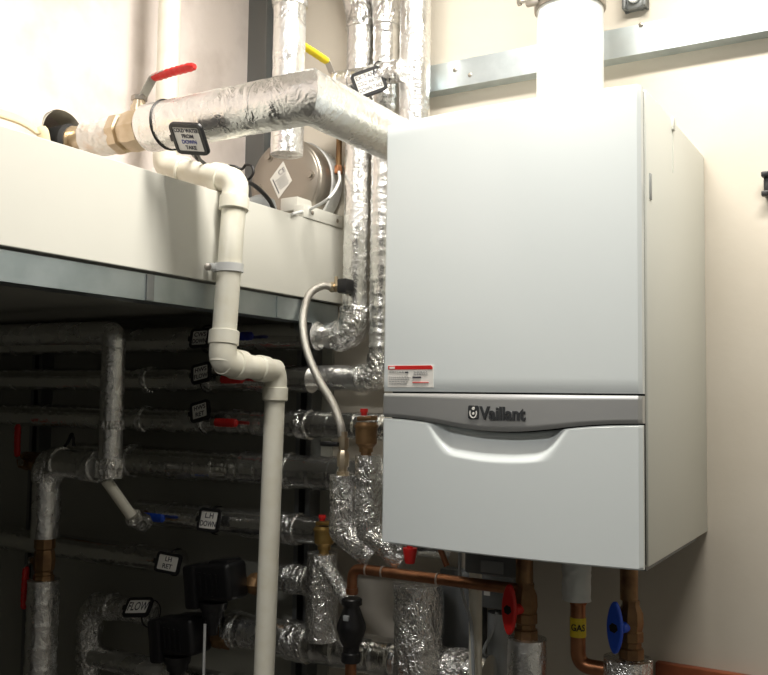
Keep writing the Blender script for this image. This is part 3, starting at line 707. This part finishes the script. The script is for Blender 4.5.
boxpipe('lagged_branch',[(x2,-.24,at(369,455,'y',-.24).z),(x2,-.24,at(364,530,'y',-.24).z),at(404,560,'y',-.22)],.0265,'crumpled foil branch below the brown vent, disappearing under the boiler')
def vent(px,py0,py1,y,body,label):
    a=at(px,py0,'y',y); h=at(px,py1,'y',y).z-a.z   # base and top
    t=thing('air_vent',a,label,'air vent')
    b=NB(); k=h
    lathe(b,a-Z*.004,Z,[(0,.011),(.15*k,.011),(.15*k,.014),(.24*k,.014),(.27*k,.016),(.34*k,.0215),(.68*k,.0225),(.68*k,.0245),(.74*k,.0245),(.74*k,.022),(.80*k,.021)],24); obj('body',b,body,t,ang=30)
    b=NB(); box(b,a+Z*(.84*k)+X*.002,(.034,.028,.10*k),Matrix.Rotation(-.06,3,'Y'),bev=.002); obj('top',b,body,t)
    b=NB(); lathe(b,a+Z*(.90*k)-X*.006,Z,[(0,.0065),(.07*k,.0065),(.07*k,.0085),(.15*k,.008)],12); obj('red_cap',b,'red',t)
    return t
vent(366,457,411,-.24,'bronze','brown automatic air vent with red cap left of the boiler')
vent(324,553,517,-.15,'goldbrass','brass automatic air vent with red cap below the braided hose')
x3=at(322,600,'y',-.15).x
boxpipe('lagged_branch',[(x3,-.15,at(324,553,'y',-.15).z),(x3,-.15,at(322,640,'y',-.15).z)],.034,'crumpled upright foil branch under the brass vent')
b=at(321,568,'y',-.17)
boxpipe('lagged_spur',[at(326,566,'y',-.19),at(352,606,'y',-.19)],.0165,'slanted foil spur behind the black check valve',crum=.002)
# ------------------------------------------------------------------ copper pipe with black valve
Yc=-.25
k0=at(352,590,'y',Yc); kx=k0.x; ze=at(362,571,'y',Yc).z; xr=at(524,588,'y',Yc).x
cpz=at(430,578,'y',Yc).z
t=thing('copper_pipe',(kx,Yc,-1.2),'copper pipe bending under the boiler from the black valve to the red valve','copper pipe')
b=NB(); tube(b,resample(rounded([V((kx,Yc,at(352,592,'y',Yc).z)),V((kx,Yc,cpz)),V((xr,Yc,cpz))],.032,12),.01),.0105,22); obj('pipe',b,'copper',t)
b=NB(); tube(b,[V((kx,Yc,at(352,660,'y',Yc).z)),V((kx,Yc,-1.2))],.0115,22); obj('lower_pipe',b,'copper',t)
for px in (366,382,437):
    x=at(px,575,'y',Yc).x; b=NB(); lathe(b,(x,Yc,cpz),X,[(0,.0112),(.001,.0122),(.003,.0122),(.004,.0112)],22); obj('solder_ring',b,'solder',t)
b=NB(); zz=at(352,592,'y',Yc).z; lathe(b,(kx,Yc,zz-.004),Z,[(0,.0118),(.003,.0126),(.012,.0126)],22); obj('socket',b,'copper',t)
zt2=at(352,598,'y',Yc).z; zb2=at(352,662,'y',Yc).z; H=zt2-zb2
b=NB(); lathe(b,(kx,Yc,zb2),Z,[(0,.0185),(.002,.0195),(.14*H,.0195),(.16*H,.0165),(.25*H,.0165),(.32*H,.022),(.52*H,.0295),(.60*H,.0285),(.86*H,.0155),(.90*H,.0155),(.90*H,.0205),(.98*H,.0205),(H,.018)],28)
o=obj('check_valve',b,'lens',ang=25); tag_(o,'black bulb-shaped check valve below the copper bend','valve')
b=NB(); box(b,(kx+.002,Yc-.0225,zb2+.72*H),(.012,.006,.010),bev=.001); q=obj('window',b,'greyl',o); q.parent=o
# thick crumpled foil column
q=at(420,640,'y',-.13)
boxpipe('lagged_column',[(q.x-.004,-.13,at(418,583,'y',-.13).z),(q.x,-.13,-1.2)],.050,'thick crumpled foil column under the left of the boiler',crum=.006)
# red cap & white plug near boiler corner
a=at(410,548,'y',-.30)
t=thing('drain_plug',a,'small red tapered plug under the left corner of the boiler','plug')
b=NB(); lathe(b,a,-Z,[(0,.0135),(.004,.0135),(.026,.0095),(.028,.0085)],14); lathe(b,a,Z,[(0,.006),(.02,.006)],10); obj('plug_body',b,'red',t)
a=at(400,545,'y',-.24); b=NB(); tube(b,resample([a+Z*.03,a-Z*.008],.003),.018,36,True,.004,cfreq=60); tag_(obj('foil_bung',b,'foilc',ang=30),'small crumpled foil lump beside the red plug under the boiler','foil lump')
a=at(441,551,'y',-.2); b=NB(); tube(b,[a+Z*.03-X*.01,a,at(447,566,'y',-.2)],.006,12); tag_(obj('copper_tail',b,'copper'),'tiny slanted copper tail just above the copper pipe','copper tube')
# condensate pipe and cables
cx=at(477,640,'y',-.2).x
b=NB(); tube(b,[V((cx-.004,-.2,at(474,568,'y',-.2).z)),V((cx+.004,-.2,-1.2))],.0125,20); tag_(obj('condensate_pipe',b,'pvc'),'cream upright condensate pipe under the middle of the boiler','pipe')
P=[at(460,550,'y',-.22),at(460,575,'y',-.225),at(464,600,'y',-.225),at(471,622,'y',-.225),at(473,660,'y',-.225),at(474,690,'y',-.225)]
b=NB(); tube(b,smoothpath(P,8),.0035,8); tag_(obj('grey_cable',b,'greyl'),'thin pale cable looping left of the cream condensate pipe','cable')
P=[at(497,612,'y',-.05),at(492,632,'y',-.06),at(484,650,'y',-.08),at(480,680,'y',-.1)]
b=NB(); tube(b,smoothpath(P,8),.0035,8); tag_(obj('grey_cable',b,'greyl'),'thin pale cable running from the grey wall box behind the condensate pipe','cable')
# grey housings behind
a=at(466,560,'y',-.06); c=at(513,612,'y',-.06)
t=thing('wall_box',((a.x+c.x)/2,0,c.z),'dark grey wall box behind the cream condensate pipe','box')
b=NB(); box(b,((a.x+c.x)/2,-.03,(a.z+c.z)/2-.0),(c.x-a.x,.06,a.z-c.z),bev=.004); obj('housing',b,'greybox',t)
q=at(487,593,'y',-.061); b=NB(); box(b,q,(.013,.002,.010)); obj('label',b,'paper',t,smooth=False)
a=at(452,545,'y',-.19); c=at(524,577,'y',-.19)
t=thing('condensate_trap',((a.x+c.x)/2+.03,-.19,c.z),'grey stepped housing hanging under the boiler above the red valve','housing')
b=NB(); box(b,((a.x+c.x)/2+.02,-.18,c.z+.035),((c.x-a.x)*.75,.07,.07),bev=.004); obj('housing',b,'greybox',t)
b=NB(); q=at(492,567,'y',-.216); box(b,q,(.045,.004,.022),bev=.001); obj('plate',b,'greyl',t)
a=at(500,640,'y',-.03); b=NB(); tube(b,[V((a.x,-.03,at(500,612,'y',-.03).z)),V((a.x,-.03,-.9))],.026,24); tag_(obj('grey_duct',b,'greyl'),'pale grey upright tube against the wall left of the red valve','tube')
a=at(463,620,'y',-.015); b=NB(); box(b,(a.x,-.015,-.30),(.10,.03,.36),bev=.004); tag_(obj('wall_panel',b,'greybox'),'dark grey panel on the wall between the foil column and condensate pipe','panel')
# ------------------------------------------------------------------ isolation valves with butterfly handles
def service_valve(px,y,pytop,py0,py1,grip,label,hx=-1):
    zt=-.006; z0=at(px,py0,'y',y).z; z1=at(px,py1,'y',y).z; x=at(px,(py0+py1)/2,'y',y).x; H=z0-z1
    t=thing('service_valve',(x,y,z1),label,'valve')
    b=NB(); tube(b,[V((x-.003,y,zt)),V((x-.003,y,z0))],.0155,20); obj('pipe',b,'bronze',t)
    b=NB(); lathe(b,(x,y,z1),Z,[(0,.017),(.04*H,.022),(.2*H,.022),(.22*H,.018),(.30*H,.018),(.33*H,.0215),(.48*H,.0215),(.50*H,.0195),(.62*H,.022),(.80*H,.021),(.92*H,.015),(H,.0155)],8); obj('body',b,'bronze',t,ang=30)
    # lobed handle in front-left of the body
    n=V((-.28,-.96,0)).normalized(); u=n.cross(Z).normalized(); hc=V((x-.009,y,z1+.58*H))+n*.038
    b=NB(); lathe(b,V((x,y,hc.z)),n,[(0,.010),(.034,.009)],14)
    poly=[]
    for k in range(36):
        a=2*PI*k/36; poly.append((.015*math.cos(a)*(1+.0*math.sin(a)),.040*math.sin(a)*(1-.10*math.cos(2*a))))
    prism(b,poly,hc,u,Z,n,-.009)
    h=obj('handle',b,grip,t,bevel=.0025)
    b=NB(); lathe(b,hc-n*.001,n,[(0,.0085),(.0025,.0085),(.0025,.004)],6); obj('hub',b,'black',h)
    return t
service_valve(526,-.25,560,583,641,'red','bronze valve with a red oval handle under the middle of the boiler')
service_valve(631,-.2,575,600,660,'blue','bronze valve with a blue oval handle under the right of the boiler')
a=at(527,640,'y',-.25); foilpipe('insulated_tail',[(a.x,-.25,at(527,638,'y',-.25).z),(a.x,-.25,-1.2)],.0345,'foil-wrapped pipe directly below the red-handled valve',crum=.0015,m='foil')
a=at(628,660,'y',-.2); foilpipe('insulated_tail',[(a.x,-.2,at(628,658,'y',-.2).z),(a.x,-.2,-1.2)],.041,'foil-wrapped pipe directly below the blue-handled valve',crum=.002,m='foilc')
# gas pipe
y=-.2; x=at(578,610,'y',y).x; zj=at(578,665,'y',y).z
t=thing('gas_pipe',(x,y,zj),'copper gas pipe with yellow tape under the boiler, elbowing right','gas pipe')
b=NB(); tube(b,resample(rounded([V((x,y,at(578,600,'y',y).z)),V((x,y,zj)),V((at(606,665,'y',y).x,y,zj))],.028,10),.01),.0135,22); obj('pipe',b,'copper',t)
b=NB(); z0=at(575,604,'y',y).z; lathe(b,(x,y,z0),Z,[(0,.0145),(.006,.0175),(.03,.0185),(.034,.016)],8); obj('union_nut',b,'copper',t,ang=30)
b=NB(); tube(b,resample([V((x-.002,y,-.004)),V((x-.003,y,at(575,600,'y',y).z))],.003),.0245,36,True,.004,cfreq=60); obj('tape_wrap',b,'ptfe',t,ang=40)
z0=at(578,636,'y',y).z; z1=at(578,617,'y',y).z
b=NB(); lathe(b,(x,y,z0),Z,[(0,.0138),(0,.0145),(z1-z0,.0145),(z1-z0,.0138)],24); yt=obj('yellow_tape',b,'ytape',t)
me=textmesh('GAS',.016,(x,y-.0145,(z0+z1)/2),X,Z,-Y,th=.0004,bold=.0004)
dd=V((CAMP.x-x,CAMP.y-y,0)).normalized(); th0=math.atan2(dd.x,-dd.y)
for v in me.vertices:
    th=th0+(v.co.x-x)/.0145*.9; v.co.x=x+.0149*math.sin(th); v.co.y=y-.0149*math.cos(th)
obj('lettering',me,'ink',yt,smooth=False)
# ------------------------------------------------------------------ lights
def lamp(name,loc,size,power,label,rot=(0,0,0),col=(1,.93,.82)):
    t=thing(name,loc,label,'lamp')
    b=NB(); box(b,V(loc)+V((0,0,.022)),(size[0]+.06,size[1]+.06,.03),bev=.005); obj('housing',b,'white',t)
    l=bpy.data.lights.new(name,'AREA'); l.shape='RECTANGLE'; l.size=size[0]; l.size_y=size[1]; l.energy=power; l.color=col
    o=bpy.data.objects.new('lamp_light',l); COL.objects.link(o); o.parent=t; o.location=(0,0,-.004)
lamp('area_light',(.0,-.66,ZC-.04),(1.1,.16),25,'long fluorescent ceiling light above the boiler',col=(1,.95,.86))
lamp('area_light',(-.45,-2.2,ZC-.04),(.7,.16),12,'unseen fill light added near the ceiling to brighten the boiler front',col=(1,.98,.95))  # added fill for the boiler front, not a fixture of the room
w=bpy.data.worlds.new('world'); S.world=w; w.use_nodes=True; w.node_tree.nodes['Background'].inputs[0].default_value=(.8,.85,1,1); w.node_tree.nodes['Background'].inputs[1].default_value=.0
S.view_settings.view_transform='Standard'; S.view_settings.look='None'; S.view_settings.exposure=.58; S.view_settings.gamma=1; S.view_settings.use_curve_mapping=False
